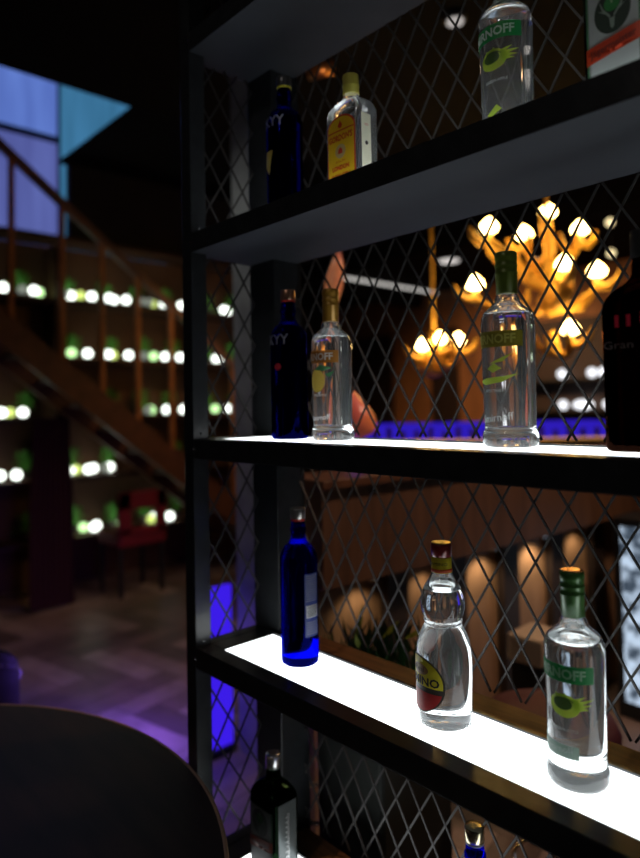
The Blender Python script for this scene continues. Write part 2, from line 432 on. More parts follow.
def swirl(fm, t, m, m2, cx=0.012, cz=.118):
    """fruit curl with a splash tail"""
    pts = []
    ring = ell(cx, cz, .021, .016, 36); inner = ell(cx - .002, cz + .003, .0130, .0088, 24)
    o1 = mark('fruit_print', [ring], fm, .0007, m, t)
    mark('fruit_core', [inner], fm, .0012, m2, o1)
    sp = []
    for a, l in ((.15, .020), (.42, .026), (.7, .020), (-.1, .015), (2.0, .010), (1.5, .011)):
        bx, bz = cx + .014 * math.cos(a), cz + .011 * math.sin(a)
        ex, ez = cx + (.018 + l) * math.cos(a), cz + (.011 + l * .7) * math.sin(a)
        nx, nz = -math.sin(a) * .004, math.cos(a) * .004
        sp.append([(bx - nx, bz - nz), (ex, ez), (bx + nx, bz + nz)])
    mark('fruit_splash', sp, fm, .0009, m, o1)
    ln = [ell(cx, cz, .0165, .012, 20, .6, 2.6) + ell(cx, cz, .0150, .0105, 20, 2.6, .6)]
    mark('fruit_line', ln, fm, .0012, m2, o1)

GREENBAND = paper('green_band', (.02, .26, .07), .55)
GREENINK = paper('pale_green_ink', (.35, .55, .38), .3)
LIME = paper('lime_print', (.50, .68, .08), .6)
LIMEC = paper('lime_core', (.10, .18, .06), .4)
CAPGREEN = mat('green_cap', (.055, .16, .035), .35, .2, .5, coat=.4)
CAPOLIVE = mat('olive_cap', (.12, .17, .02), .35, .2, .5, coat=.4)
CAPGOLD = mat('gold_cap', (.42, .22, .03), .35, .4, .5, coat=.3)
GOLDTOP = mat('copper_top', (.8, .4, .12), .25, .9)
OLIVEBAND = paper('olive_band', (.22, .20, .02), .45)
OLIVEINK = paper('olive_ink', (.50, .48, .12), .3)
BROWNBAND = paper('gold_brown_band', (.40, .17, .03), .35)
YELFRUIT = paper('yellow_fruit', (.80, .62, .12), .6)
def small_lines(fm, t, m, rows):
    for (txt, s, cx, cz, w) in rows: writing('small_print', txt, s, cx, cz, fm, .0009, m, t, width=w)
PALE = paper('pale_print', (.62, .68, .66), .3)

# bottom shelf, right
t, fm = spirit_bottle('vodka_bottle', -.448, ZT[3], 'clear bottle with green cap and lime print at the right on the bright lower shelf', CAPGREEN, GREENBAND, GREENINK, LIME, -.22, gold_top=GOLDTOP); t.scale = (1, 1, .965); t.location.y = .880
swirl(fm, t, LIME, LIMEC); small_lines(fm, t, PALE, [('GREEN APPLE', .006, .012, .085, .036)])
mark('lower_label', [rect(-.046, .030, .046, .064)], fm, .0006, paper('faint_green', (.30, .42, .36), .6), t)
writing('signature', 'Smirnoff', .013, .0, .056, fm, .0011, PALE, t, rot=.12)
# middle shelf, green
t, fm = spirit_bottle('vodka_bottle', -.540, ZT[2], 'clear bottle with olive green cap in front of the golden chandelier, on the middle shelf', CAPOLIVE, OLIVEBAND, OLIVEINK, LIME, -.22)
o = mark('leaf_print', [[(-.03, .100), (-.01, .094), (.02, .098), (.045, .110), (.02, .106), (-.01, .104)], [(.0, .125), (.018, .133), (.036, .140), (.022, .128)], [(-.005, .118), (.006, .112), (.02, .118), (.008, .126)]], fm, .0007, LIME, t)
small_lines(fm, t, PALE, [('APPLE TWIST', .006, .006, .085, .032)])
writing('signature', 'Smirnoff', .016, .008, .045, fm, .0011, PALE, t, rot=.1)
# middle shelf, gold
t, fm = spirit_bottle('vodka_bottle', -.930, ZT[2], 'clear bottle with golden brown cap and yellow fruit print on the middle shelf', CAPGOLD, BROWNBAND, WHITEINK, YELFRUIT, -.16)
o = mark('fruit_print', [ell(.006, .116, .019, .022)], fm, .0007, YELFRUIT, t)
mark('fruit_leaf', [[(.0, .137), (.016, .146), (.040, .140), (.022, .134)], [(.024, .128), (.044, .134), (.034, .122)]], fm, .0010, paper('leaf_ink', (.05, .22, .08), .4), o)
small_lines(fm, t, PALE, [('PINEAPPLE', .006, .012, .088, .030)])
writing('signature', 'Smirnoff', .014, .010, .045, fm, .0011, WHITEINK, t, rot=.1)
# top shelf, green
t, fm = spirit_bottle('vodka_bottle', -.529, ZT[1], 'clear bottle with green band and lime print high on the top shelf', CAPGREEN, GREENBAND, WHITEINK, LIME, -.17)
swirl(fm, t, LIME, LIMEC, .008, .120); small_lines(fm, t, PALE, [('GREEN APPLE', .006, .012, .088, .036)])
mark('lower_print', [[(-.005, .040), (.012, .052), (.02, .044), (.0, .034)]], fm, .0007, LIME, t)

# ---- blue bottles
def blue_bottle(x, y, zt, label, capm, ringm, rz=0.0, style='front', gm=None):
    t = thing('blue_bottle', (x, y, zt), label, 'bottle', None, rz)
    prof = [(.010, .004), (.026, .002), (.0345, .0006), (.0375, .003), (.0385, .008), (.0385, .10), (.0385, .205), (.0378, .216), (.0345, .226), (.0285, .234), (.0215, .240), (.0172, .246), (.0152, .253), (.0150, .262),
            (.0168, .266), (.0168, .270), (.0148, .273), (.0142, .280), (.0140, .292), (.0125, .294)]
    bm = bmesh.new(); loft(bm, prof, 56); g = link('glass_body', bm, gm or BLUEG, t, smooth=True)
    bm = bmesh.new(); loft(bm, [(.0140, .2865), (.0150, .287), (.0150, .2905), (.0142, .291)], 40); link('neck_ring', bm, ringm, t, smooth=True)
    bm = bmesh.new(); loft(bm, [(.0148, .2910), (.0154, .2915), (.0154, .3110), (.0146, .3125), (.008, .3128)], 40); link('cap', bm, capm, t, smooth=True)
    fm = round_map(lambda z: .0385)
    if style == 'front':
        writing('lettering', 'SKYY', .030, .0, .205, fm, .0008, SILVER, t, bold=.0002, width=.066)
    return t, fm
RINGRED = mat('red_ring', (.6, .04, .03), .4); RINGYEL = mat('yellow_ring', (.75, .75, .05), .4, emit=None)
STEELCAP = mat('brushed_cap', (.55, .52, .50), .3, .9); DKCAP = mat('dark_cap', (.10, .10, .10), .3, .6)
t, fm = blue_bottle(-1.040, BASEY, ZT[3], 'cobalt blue bottle with silver cap at the left end of the bright lower shelf', STEELCAP, RINGRED, .0, 'back')
bk = mark('back_label', [rect(.026, .062, .060, .185)], lambda u, v, o: fm(u + .020, v, o), .0006, paper('back_label_blue', (.03, .05, .22), .3), t)
fb = lambda u, v, o: fm(u + .020, v, o)
rows = [rect(.029, .059, .180 - .0045 * k, .1812 - .0045 * k) for k in range(12)]
mark('fine_print', rows, fb, .0010, SILVER, bk)
mark('barcode', [rect(.029, .059, .098, .122)], fb, .0010, WHITEINK, bk)
mark('barcode_bars', [rect(.031, .057, .1005 + .0024 * k, .1014 + .0024 * k) for k in range(9)], fb, .0014, BLACK, bk)
mark('fine_print', [rect(.029, .059, .088 - .0045 * k, .0892 - .0045 * k) for k in range(6)], fb, .0010, SILVER, bk)
t, fm = blue_bottle(-1.060, BASEY, ZT[2], 'dark blue bottle with red neck ring at the left end of the middle shelf', mat('copper_cap', (.55, .28, .18), .35, .8), RINGRED, .02, gm=BLUEG_SHADE)
mark('fruit_print', [ell(.008, .150, .009, .0075)], fm, .0008, paper('red_print', (.55, .03, .05), .3), t)
t, fm = blue_bottle(-1.062, BASEY, ZT[1], 'dark blue bottle with yellow neck ring in shadow at the left of the top shelf', DKCAP, RINGYEL, .02, gm=BLUEG_SHADE)
mark('fruit_print', [[(-.006, .095), (.006, .145), (-.018, .145), (-.024, .120)]], fm, .0008, paper('pale_yellow_print', (.70, .55, .12), .3), t)
t, fm = blue_bottle(-.625, BASEY, ZT[4] + .0, 'cobalt blue bottle with shiny cap on the lowest shelf, only its neck in view', mat('gold_silver_cap', (.75, .66, .42), .22, .95), SILVER, .0)

# ---- pinched-waist bottle
t = thing('tequila_bottle', (-.676, BASEY, ZT[3]), 'clear bottle with pinched waist, dark red cap and yellow oval label', 'bottle', None, -.42); t.scale = (1, 1, .945)
prof = smooth_prof([(.030, .0015), (.0395, .004), (.0425, .014), (.0440, .05), (.0455, .095), (.0450, .120), (.0420, .142), (.0350, .160), (.0300, .170)], 5) + [(.0300, .1735), (.0315, .1745), (.0315, .1775)] + \
       smooth_prof([(.0300, .179), (.0335, .187), (.0360, .200), (.0350, .215), (.0300, .232), (.0220, .246), (.0168, .256), (.0150, .266), (.0148, .290)], 5) + [(.012, .292)]
prof = [(.008, .006), (.022, .003)] + prof
bm = bmesh.new(); loft(bm, prof, 56)
cavity(bm, [(.010, .2305), (.0280, .2300), (.0200, .2440), (.0145, .256), (.0125, .266), (.0123, .286), (.006, .288)], 40)
g = link('glass_body', bm, CLEAR, t, smooth=True); g['label'] = 'clear glass with bulb above the waist'
bm = bmesh.new()
for k in range(30):
    a = 2 * PI * k / 30; bmesh.ops.create_icosphere(bm, subdivisions=1, radius=.0028, matrix=Matrix.Translation((.0425 * math.cos(a), .0425 * math.sin(a), .0085)))
link('foot_beading', bm, CLEAR, t, smooth=True)
TY = paper('label_yellow', (.82, .70, .04), .35); TR = paper('label_red', (.42, .02, .02), .3)
bm = bmesh.new(); loft(bm, [(.0152, .2545 + .004), (.0174, .2590), (.0166, .2660), (.0162, .2840), (.0155, .285)], 40); ns = link('neck_label', bm, TY, t, smooth=True)
bm = bmesh.new(); loft(bm, [(.0160, .2595), (.0179, .2600), (.0170, .2655), (.0160, .2660)], 40); link('neck_stripe', bm, mat('orange_red', (.70, .12, .03), .5), ns, smooth=True)
nf = lambda u, v, o: Vector(((.0166 + o) * math.sin(u / .0166), -(.0166 + o) * math.cos(u / .0166), v))
writing('lettering', 'CAMINO', .0075, .010, .2745, nf, .0010, BLACK, ns, width=.034)
bm = bmesh.new(); loft(bm, [(.0158, .2855), (.0170, .286), (.0170, .3055), (.0160, .3085), (.009, .309)], 40); c = link('cap', bm, mat('dark_red_cap', (.16, .012, .012), .3, .2, coat=.5), t, smooth=True)
bm = bmesh.new(); loft(bm, [(.0159, .3090), (.0156, .3100), (.012, .3104)], 32); link('cap_top', bm, mat('gold_top', (.75, .55, .12), .3, .9), c)
oval = round_map(lambda z: .0452)
lb = mark('label', [ell(0, .077, .044, .047, 48)], oval, .0008, paper('label_rim', (.03, .025, .02), .2), t)
mark('label_top', [ell(0, .079, .041, .042, 40, -.15, PI + .15)], oval, .0012, TY, lb)
mark('label_bottom', [ell(0, .073, .040, .041, 40, PI + .15, 2 * PI - .15)], oval, .0012, TR, lb)
mark('emblem', [ell(.004, .101, .016, .009, 24)], oval, .0016, paper('emblem_brown', (.30, .16, .04), .2), lb)
writing('lettering', 'Real', .012, .003, .101, oval, .0020, BLACK, lb, width=.020)
writing('lettering', 'CAMINO', .019, .0, .0820, oval, .0016, BLACK, lb, bold=.0005, width=.072)

# ---- flat gin bottle
t = thing('gin_bottle', (-.862, BASEY, ZT[1]), 'flat clear bottle with yellow cap and arched yellow and red label on the top shelf', 'bottle')
t.scale = (1, 1, .975)
A, B, N = .0465, .0300, 5.0
rows = [(.041, .025, N, .0008), (.0455, .029, N, .003), (A, B, N, .008), (A, B, N, .10), (A, B, N, .160), (.0458, .0295, N, .1700), (.0430, .0275, 4.2, .1790), (.0375, .0245, 3.4, .1855), (.0280, .0210, 2.7, .1905), (.0190, .0172, 2.2, .1930),
        (.0158, .0155, 2, .1955), (.0150, .0150, 2, .199), (.0150, .0150, 2, .205), (.0135, .0135, 2, .206), (.0135, .0135, 2, .230)]
bm = bmesh.new(); loft(bm, rows, 64); g = link('glass_body', bm, CLEAR, t, smooth=True)
bm = bmesh.new(); loft(bm, [(.0148, .2065), (.0156, .207), (.0156, .2210), (.0162, .2220), (.0162, .2240), (.0156, .2250), (.0156, .2430), (.0148, .2450), (.008, .2455)], 40)
link('cap', bm, mat('yellow_cap', (.55, .50, .08), .4, .1, coat=.3), t, smooth=True)
ff = flat_map(A, B, 5.0)
GY = paper('gin_yellow', (.85, .62, .02), .3); GR = paper('gin_red', (.60, .06, .02), .3)
def arch(w, z0, z1, h): return [(-w, z0), (w, z0)] + [(w * math.cos(k * PI / 24), z1 + h * math.sin(k * PI / 24)) for k in range(25)]
lb = mark('label', [arch(.0365, .012, .132, .026)], ff, .0007, GR, t)
mark('label_field', [arch(.0340, .014, .131, .0235)], ff, .0011, GY, lb)
mark('label_stripe', [rect(-.034, .034, .1270, .1295)], ff, .0015, GR, lb)
mark('crest', [[(-.006, .138), (0, .148), (.006, .138), (.003, .133), (-.003, .133)]], ff, .0015, GR, lb)
writing('lettering', "GORDON'S", .0165, 0, .1140, ff, .0015, GR, lb, bold=.0006, width=.062)
mark('seal', [ell(0, .088, .0135, .0135)], ff, .0015, paper('seal_buff', (.62, .50, .22), .3), lb)
mark('seal_emblem', [[(-.006, .083), (.006, .083), (.005, .091), (0, .096), (-.005, .091)]], ff, .0019, GR, lb)
writing('small_print', 'SPECIAL DRY', .0055, 0, .068, ff, .0015, GR, lb, width=.026)
writing('lettering', 'LONDON', .012, 0, .0560, ff, .0015, GR, lb, bold=.0005, width=.044)
writing('lettering', 'DRY GIN', .012, 0, .0400, ff, .0015, GR, lb, bold=.0005, width=.048)
fs = flat_map(A, B, 5.0, 'side')
sl = mark('side_label', [rect(-.021, .002, .016, .152)], fs, .0007, paper('gin_side', (.80, .80, .62), .35), t)
writing('small_print', 'GIN', .006, -.010, .130, fs, .0011, GR, sl); mark('side_mark', [ell(-.010, .095, .004, .004)], fs, .0011, BLACK, sl)

# ---- square herbal liqueur bottles
def square_bottle(x, zt, label, glass, capm, rz=0.0, a=.042, b=.033, h=1.0, y=BASEY):
    t = thing('liqueur_bottle', (x, y, zt), label, 'bottle', None, rz)
    n = 7.0
    rows = [(a - .005, b - .005, n, .0008), (a - .001, b - .001, n, .003), (a, b, n, .008), (a, b, n, .150 * h), (a * .99, b * .99, 6, .158 * h), (a * .92, b * .90, 5, .166 * h), (a * .74, b * .78, 3.6, .174 * h), (a * .52, b * .60, 2.6, .180 * h),
            (.0180, .0175, 2.1, .185 * h), (.0155, .0155, 2, .190 * h), (.0150, .0150, 2, .205 * h), (.0130, .0130, 2, .207 * h), (.0130, .0130, 2, .225 * h)]
    bm = bmesh.new(); loft(bm, rows, 72); link('glass_body', bm, glass, t, smooth=True)
    bm = bmesh.new(); loft(bm, [(.0150, .2065 * h), (.0160, .2072 * h), (.0160, .2340 * h), (.0150, .2360 * h), (.008, .2364 * h)], 40); link('cap', bm, capm, t, smooth=True)
    return t, flat_map(a, b, n), flat_map(a, b, n, 'side')
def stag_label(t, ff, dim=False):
    k = .14 if dim else 1.0  # shade put into the colours of the lowest bottle's label
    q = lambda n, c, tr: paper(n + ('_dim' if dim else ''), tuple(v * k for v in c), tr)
    lb = mark('label', [rect(-.0385, .0385, .016, .138)], ff, .0007, q('stag_edge', (.10, .26, .14), .3), t)
    mark('label_field', [rect(-.0350, .0350, .018, .136)], ff, .0011, q('stag_white', (.80, .85, .86), .5), lb)
    e = mark('medallion', [ell(0, .106, .0255, .0270, 40)], ff, .0015, q('stag_dark', (.012, .035, .02), .1), lb)
    mark('glow', [ell(0, .116, .011, .010, 24)], ff, .0019, q('stag_green', (.06, .42, .10), .4), e)
    mark('cross', [rect(-.0012, .0012, .116, .130), rect(-.005, .005, .1235, .1260)], ff, .0023, q('stag_cross', (.55, .8, .5), .4), e)
    ant = []
    for s in (-1, 1):
        ant += [[(s * .003, .098), (s * .014, .110), (s * .018, .124), (s * .011, .111), (s * .002, .101)], [(s * .011, .108), (s * .020, .112), (s * .010, .105)]]
    ant += [[(-.004, .098), (.004, .098), (.0025, .087), (0, .084), (-.0025, .087)]]
    mark('stag', ant, ff, .0023, q('stag_grey', (.35, .45, .38), .3), e)
    rb = mark('red_band', [[(-.0385, .048), (.0385, .060), (.0385, .081), (-.0385, .069)]], ff, .0024, q('stag_red', (.72, .07, .02), .4), lb)
    writing('lettering', 'Jägermeister', .0125, 0, .0645, ff, .0029, q('stag_ink', (.20, .02, .01), .1), rb, bold=.0003, rot=.15, width=.066)
t, ff, fs = square_bottle(-.353, ZT[1], 'dark square bottle with red banded label at the far right of the top shelf', DKGREEN, mat('green_black_cap', (.01, .03, .015), .4), a=.043, h=1.12)
stag_label(t, lambda u, v, o: ff(u * .92, v * 1.06 + .003, o))
t, ff, fs = square_bottle(-1.136, ZT[4], 'dark square bottle with embossed side lettering on the lowest shelf, next to the table', DKGREEN, mat('steel_cap', (.6, .6, .6), .25, .9), a=.043, b=.036, h=1.0)
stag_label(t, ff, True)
mark('side_label', [rect(-.022, .026, .01, .150)], fs, .0005, mat('frosted_side', (.09, .105, .105), .25, .5), t)
writing('embossing', 'HUBERTUS SPIRIT', .013, .0, .075, lambda u, v, o: fs(-(v - .075), .075 + u, o), .0012, paper('emboss', (.50, .52, .52), .2), t, width=.12) if False else None
ebm = [rect(-.004 + (.004 if k % 2 else 0), .006, .03 + .005 * k, .0322 + .005 * k) for k in range(20)]
mark('embossing', ebm, fs, .0012, mat('emboss_silver', (.6, .62, .62), .3, .8), t)
t, ff, fs = square_bottle(-.338, ZT[2], 'dark brown square bottle with red markings at the right edge of the middle shelf', DKBROWN, BLACK, a=.047, b=.034, h=1.22)
rp = paper('red_digits', (.75, .02, .06), .2)
writing('red_marking', '11', .020, -.016, .168, ff, .0008, rp, t, bold=.0008, width=.020)
writing('red_marking', '11', .020, .014, .170, ff, .0008, rp, t, bold=.0008, width=.016)
writing('faint_lettering', 'Gran  No', .014, -.004, .138, ff, .0008, paper('faint_ink', (.10, .08, .08), .2), t, width=.076)

# ------------------------------------------------------------------ round table
t = thing('round_table', (-1.33, .012, FZ), 'large round dark wooden table with a pale edge in the lower left corner', 'table')
bm = bmesh.new(); loft(bm, [(.715, .722), (.7335, .724), (.735, .728), (.735, .746), (.7305, .7485), (.7298, .7492)], 128)
top = link('tabletop', bm, TABLE, t)
bm = bmesh.new(); seg = 128
R0, R1 = .7352, .7362
loft(bm, [(.7352, .7245), (.7368, .7255), (.7368, .7475), (.7345, .7500), (.7300, .7503), (.7290, .7493)], 128); e = link('edge_band', bm, TABLEEDGE, top, smooth=True)
for f in e.data.polygons:
    pass
bmx = bmesh.new(); bmx.from_mesh(e.data)
bmesh.ops.delete(bmx, geom=[f for f in bmx.faces if len(f.verts) > 4], context='FACES'); bmx.to_mesh(e.data); bmx.free()
bm = bmesh.new(); loft(bm, [(.045, .02), (.04, .05), (.04, .70), (.06, .722)], 32); link('column', bm, BLACK, t, smooth=True)
bm = bmesh.new(); loft(bm, [(.30, 0.0), (.30, .012), (.05, .03)], 48); link('base', bm, BLACK, t, smooth=True)

# ------------------------------------------------------------------ dark tub chair at the left edge
t = thing('tub_chair', (-2.54, .52, FZ), 'black curved-back chair with silver nailheads at the left edge beyond the table', 'chair')
bm = bmesh.new(); n = 28; rings = []
for k in range(n + 1):
    a = -PI * .62 + (PI * 1.24) * k / n            # opening towards -x side
    hgt = .43 + .33 * math.cos(a * .72)
    ring = []
    for (dr, z) in ((0, .36), (0, hgt - .02), (.010, hgt), (.030, hgt + .004), (.045, hgt - .012), (.052, hgt - .04), (.050, .36)):
        r = .235 + dr; ring.append(bm.verts.new((r * math.cos(a), r * math.sin(a), z)))
    rings.append(ring)
for Aa, Bb in zip(rings, rings[1:]):
    m = len(Aa)
    for i in range(m): bm.faces.new((Aa[i], Aa[(i + 1) % m], Bb[(i + 1) % m], Bb[i]))
bm.faces.new(rings[0][::-1]); bm.faces.new(rings[-1]); bmesh.ops.recalc_face_normals(bm, faces=bm.faces[:])
bk = link('backrest', bm, LEATHER, t, smooth=True)
for k in range(28):
    a = -PI * .58 + PI * 1.16 * k / 27; hgt = .43 + .33 * math.cos(a * .72) - .05
    bm = bmesh.new(); bmesh.ops.create_icosphere(bm, subdivisions=2, radius=.006, matrix=Matrix.Translation((.2875 * math.cos(a), .2875 * math.sin(a), hgt)))
    link('nailhead', bm, CHROME, bk, smooth=True)
bm = bmesh.new(); loft(bm, [(.20, .34), (.228, .36), (.230, .42), (.20, .45), (.10, .455)], 40); link('seat', bm, LEATHER, t, smooth=True)
for sx, sy in ((1, 1), (1, -1), (-1, 1), (-1, -1)):
    bm = bmesh.new(); tube(bm, [(sx * .19, sy * .19, 0), (sx * .16, sy * .16, .36)], [.012, .018], 10); link('leg', bm, BLACK, t, smooth=True)

# ------------------------------------------------------------------ staircase
m_ = .78; SX = -4.9
def sz(y): return .60 - m_ * (y - 1.456)          # stringer centre line
t = thing('staircase', (SX, 3.6, FZ), 'wooden staircase with slanting handrail and orange brown balusters at the left', 'staircase')
so = Vector((SX, 3.6, FZ))
def spart(name, bm, m):
    bmesh.ops.translate(bm, verts=bm.verts[:], vec=-so); return link(name, bm, m, t)
def slant(x0, x1, y0, y1, half):
    bm = bmesh.new(); v = [bm.verts.new((x, y, z)) for x in (x0, x1) for (y, z) in ((y0, sz(y0) - half), (y1, sz(y1) - half), (y1, sz(y1) + half), (y0, sz(y0) + half))]
    bm.faces.new(v[:4]); bm.faces.new(v[4:][::-1])
    for i in range(4): bm.faces.new((v[i], v[(i + 1) % 4], v[4 + (i + 1) % 4], v[4 + i]))
    bmesh.ops.recalc_face_normals(bm, faces=bm.faces[:]); return bm
spart('stringer', slant(SX - .02, SX + .03, -.6, 4.0, .125), STAIRW)
spart('stringer', slant(SX - .52, SX - .48, -.6, 4.0, .125), STAIRW)
bm = bmesh.new()
y = -.5
while y < 3.85:
    box(bm, SX - .48, SX - .02, y - .13, y + .15, sz(y) + .04, sz(y) + .075); y += .25
spart('treads', bm, SHELFW)
bm = bmesh.new()
def rz_(y): return 1.900 - .765 * (y - 1.457)
bar(bm, (SX, -.5, rz_(-.5)), (SX, 4.0, rz_(4.0)), .055, .06, up=(0, 0, 1)); spart('handrail', bm, mat('handrail_wood', (.22, .11, .08), .45, noise=.3, nscale=8))
for y in (.54, .87, 1.20, 1.53, 1.89, 2.20, 2.50, 2.80, 3.10, 3.42, 3.75):
    bm = bmesh.new(); bar(bm, (SX + .005, y, sz(y) + .11), (SX + .005, y, rz_(y) - .02), .036); spart('baluster', bm, BALW)
bm = bmesh.new(); box(bm, SX - .04, SX + .04, 3.98, 4.06, FZ, rz_(4.0) + .08); spart('newel_post', bm, STAIRW)

# ------------------------------------------------------------------ plant shelves on the far left
PX = -5.80
t = thing('plant_shelves', (PX, 2.9, FZ), 'tall dark wooden shelves full of plants and small lamps behind the staircase', 'shelves')
po = Vector((PX, 2.9, FZ))
def ppart(name, bm, m):
    bmesh.ops.translate(bm, verts=bm.verts[:], vec=-po); return link(name, bm, m, t)
bm = bmesh.new(); box(bm, PX - .04, PX - .01, .6, 4.6, FZ, 1.444); ppart('back_panel', bm, mat('plant_back', (.16, .075, .035), .7, noise=.5, nscale=2))
rowz = [1.0, .5, 0.0, -.5, -1.0]
for z in rowz + [1.535]:
    bm = bmesh.new(); zz = z - .055; box(bm, PX - .01, PX + .30, .6, 4.6, zz - .035, zz, .003); ppart('shelf_board', bm, SHELFW)
for y in (.6, 2.075, 3.48, 4.57):
    bm = bmesh.new(); box(bm, PX - .01, PX + .28, y, y + .03, FZ, 1.40); ppart('upright', bm, SHELFW)
GL = {'w': emis('lamp_white', (.93, 1.0, .90), 3.4), 'g': emis('lamp_green', (.50, .85, .35), 2.2), 'y': emis('lamp_lime', (.60, .74, .18), 1.6), 'd': emis('lamp_dim', (.55, .6, .5), .4)}
rown = {1.0: 'top', .5: 'second', 0.0: 'third', -.5: 'fourth', -1.0: 'lowest'}
cn = {'w': 'bright white', 'g': 'pale green', 'y': 'lime green', 'd': 'dim grey'}
J = [(1.67, 1.07, 'w'), (1.82, 1.0, 'd'), (1.91, 1.0, 'w'), (1.97, 1.02, 'g'), (2.16, 1.0, 'd'), (2.24, 1.0, 'w'), (2.3, 0.99, 'y'), (2.4, 0.99, 'w'), (2.56, 1.0, 'w'), (2.63, 1.03, 'w'), (2.72, 0.99, 'w'), (2.86, 0.98, 'd'), (2.95, 1.08, 'd'), (3.01, 1.02, 'y'), (3.1, 0.99, 'w'), (3.29, 1.04, 'w'), (3.78, 1.08, 'w'), (3.86, 0.99, 'w'),
     (1.98, 0.63, 'd'), (2.22, 0.52, 'g'), (2.36, 0.5, 'w'), (2.55, 0.51, 'w'), (2.62, 0.54, 'y'), (2.74, 0.48, 'w'), (2.89, 0.48, 'd'), (2.99, 0.53, 'g'), (3.11, 0.49, 'w'), (3.27, 0.5, 'w'), (3.68, 0.49, 'w'), (3.78, 0.51, 'w'), (3.95, 0.52, 'w'),
     (1.66, 0.07, 'w'), (1.74, 0.06, 'y'), (1.82, 0.02, 'w'), (2.93, -0.02, 'd'), (2.99, 0.03, 'g'), (3.12, 0.0, 'w'), (3.3, -0.01, 'w'), (3.66, 0.02, 'g'), (3.82, 0.0, 'w'), (3.95, -0.02, 'd'),
     (1.585, -0.4, 'y'), (1.77, -0.44, 'w'), (1.665, -0.5, 'w'), (2.20, -0.5, 'w'), (2.28, -0.46, 'y'), (2.36, -0.52, 'w'), (2.43, -0.51, 'w'), (2.51, -0.51, 'd'), (2.58, -0.51, 'w'),
     (2.18, -0.92, 'w'), (2.15, -0.98, 'w'), (2.41, -0.87, 'w'), (2.34, -0.91, 'g'), (2.455, -0.99, 'w'), (2.66, -0.91, 'g'), (2.69, -0.98, 'w'), (2.95, -0.92, 'y'), (3.0, -1.0, 'w'), (3.14, -0.97, 'w')]
# one lamp of each colour is built with its parts, the rest are copies
def make_globe(c):
    bm = bmesh.new(); bmesh.ops.create_uvsphere(bm, u_segments=20, v_segments=12, radius=.040, matrix=Matrix.Translation((0, 0, .050)))
    o = link('globe_lamp', bm, GL[c], smooth=True)
    bm = bmesh.new(); loft(bm, [(.022, 0), (.022, .010), (.014, .016)], 20); link('lamp_foot', bm, BLACK, o)
    return o
protos = {}
taken = {}
for (y, z, c) in J:
    row = min(rowz, key=lambda q: abs(q - z)); zz = row - .055
    lst = taken.setdefault(row, [])
    x = PX + .255
    for k, dx in enumerate((0, -.06, -.12)):      # stagger neighbours in depth so they stand clear of one another
        if all(abs(y - y2) > .085 or abs(dx - d2) > .055 for y2, d2 in lst): break
    lst.append((y, dx)); x += dx
    if c not in protos: o = protos[c] = make_globe(c)
    else:
        o = protos[c].copy(); COL.objects.link(o)
        for ch in list(protos[c].children):
            q = ch.copy(); COL.objects.link(q); q.parent = o
    o.location = (x, y, zz + .0015)
    tag(o, 'small %s round lamp on the %s board of the far plant shelves' % (cn[c], rown[row]), 'lamp', '%s lamps on the %s plant shelf' % (cn[c], rown[row]))
# leafy plants between the lamps
def make_plant():
    R = random.Random(5)
    t = thing('potted_plant', (0, 0, 0), 'x', 'plant')
    bm = bmesh.new(); loft(bm, [(.035, 0), (.05, .06), (.053, .065), (.046, .066)], 20); link('pot', bm, mat('dark_pot', (.05, .035, .03), .6), t)
    bm = bmesh.new()
    for k in range(90):
        a = R.uniform(0, 2 * PI); el = R.uniform(-.1, 1.4); L = R.uniform(.07, .15)
        p0 = Vector((0, 0, .07)); d = Vector((math.cos(a) * math.cos(el) * .5, math.sin(a) * math.cos(el) * .9, math.sin(el) * 1.1))
        p1 = p0 + d * L; p2 = p1 + d * .05 - Vector((0, 0, .02)); s = d.cross(Vector((0, 0, 1))).normalized() * .014
        v = [bm.verts.new(p) for p in (p1 - d * .03, p1 - s, p1 + s, p2)]
        bm.faces.new((v[0], v[1], v[2])); bm.faces.new((v[1], v[3], v[2]))
        bar(bm, p0, p1 - d * .03, .002)
    link('foliage', bm, LEAF, t); return t
pp = make_plant(); first = True
for row in rowz:
    y = 1.25
    k = 0
    while y < 4.5:
        if min(abs(y - u - .015) for u in (2.075, 3.48, 4.57)) < .17: y += .05; continue
        if first: o = pp; first = False
        else:
            o = pp.copy(); COL.objects.link(o)
            for ch in list(pp.children):
                q = ch.copy(); COL.objects.link(q); q.parent = o
        o.location = (PX + .090, y, row - .0535); o.rotation_euler = (0, 0, PI * (k % 2)); s = random.uniform(.85, 1.0); o.scale = (s * .62, s * 1.12, s * 1.1)
        tag(o, 'leafy green potted plant behind the lamps on the %s plant shelf board' % rown[row], 'plant', 'plants on the %s plant shelf' % rown[row])
        y += random.uniform(.29, .36); k += 1

# red chair and dark curtain in front of the plant shelves
t = thing('red_chair', (-5.15, 2.56, FZ), 'red upholstered chair in the dark in front of the plant shelves', 'chair')
bm = bmesh.new(); box(bm, -.20, .20, -.21, .21, .40, .50, .02); link('seat', bm, RED, t)
bm = bmesh.new()
box(bm, .17, .21, -.21, -.10, .50, .84, .008); box(bm, .17, .21, .12, .21, .50, .84, .008); box(bm, .17, .21, -.21, .21, .70, .84, .008); box(bm, .17, .21, -.21, .21, .49, .55, .006)
link('backrest', bm, RED, t)
for sx in (-1, 1):
    for sy in (-1, 1):
        bm = bmesh.new(); box(bm, sx * .17 - .015, sx * .17 + .015, sy * .18 - .015, sy * .18 + .015, 0, .41); link('leg', bm, BLACK, t)
bm = bmesh.new(); n = 40; cv = []
for k in range(n + 1):
    y = -.13 + .26 * k / n; x = .02 * math.sin(k * 1.3); w = 1 + .0
    cv.append([bm.verts.new((x + (dx), y * (1 if z > 1 else 1.25), z)) for dx in (0, .006) for z in (0.02, .7, 1.45)])
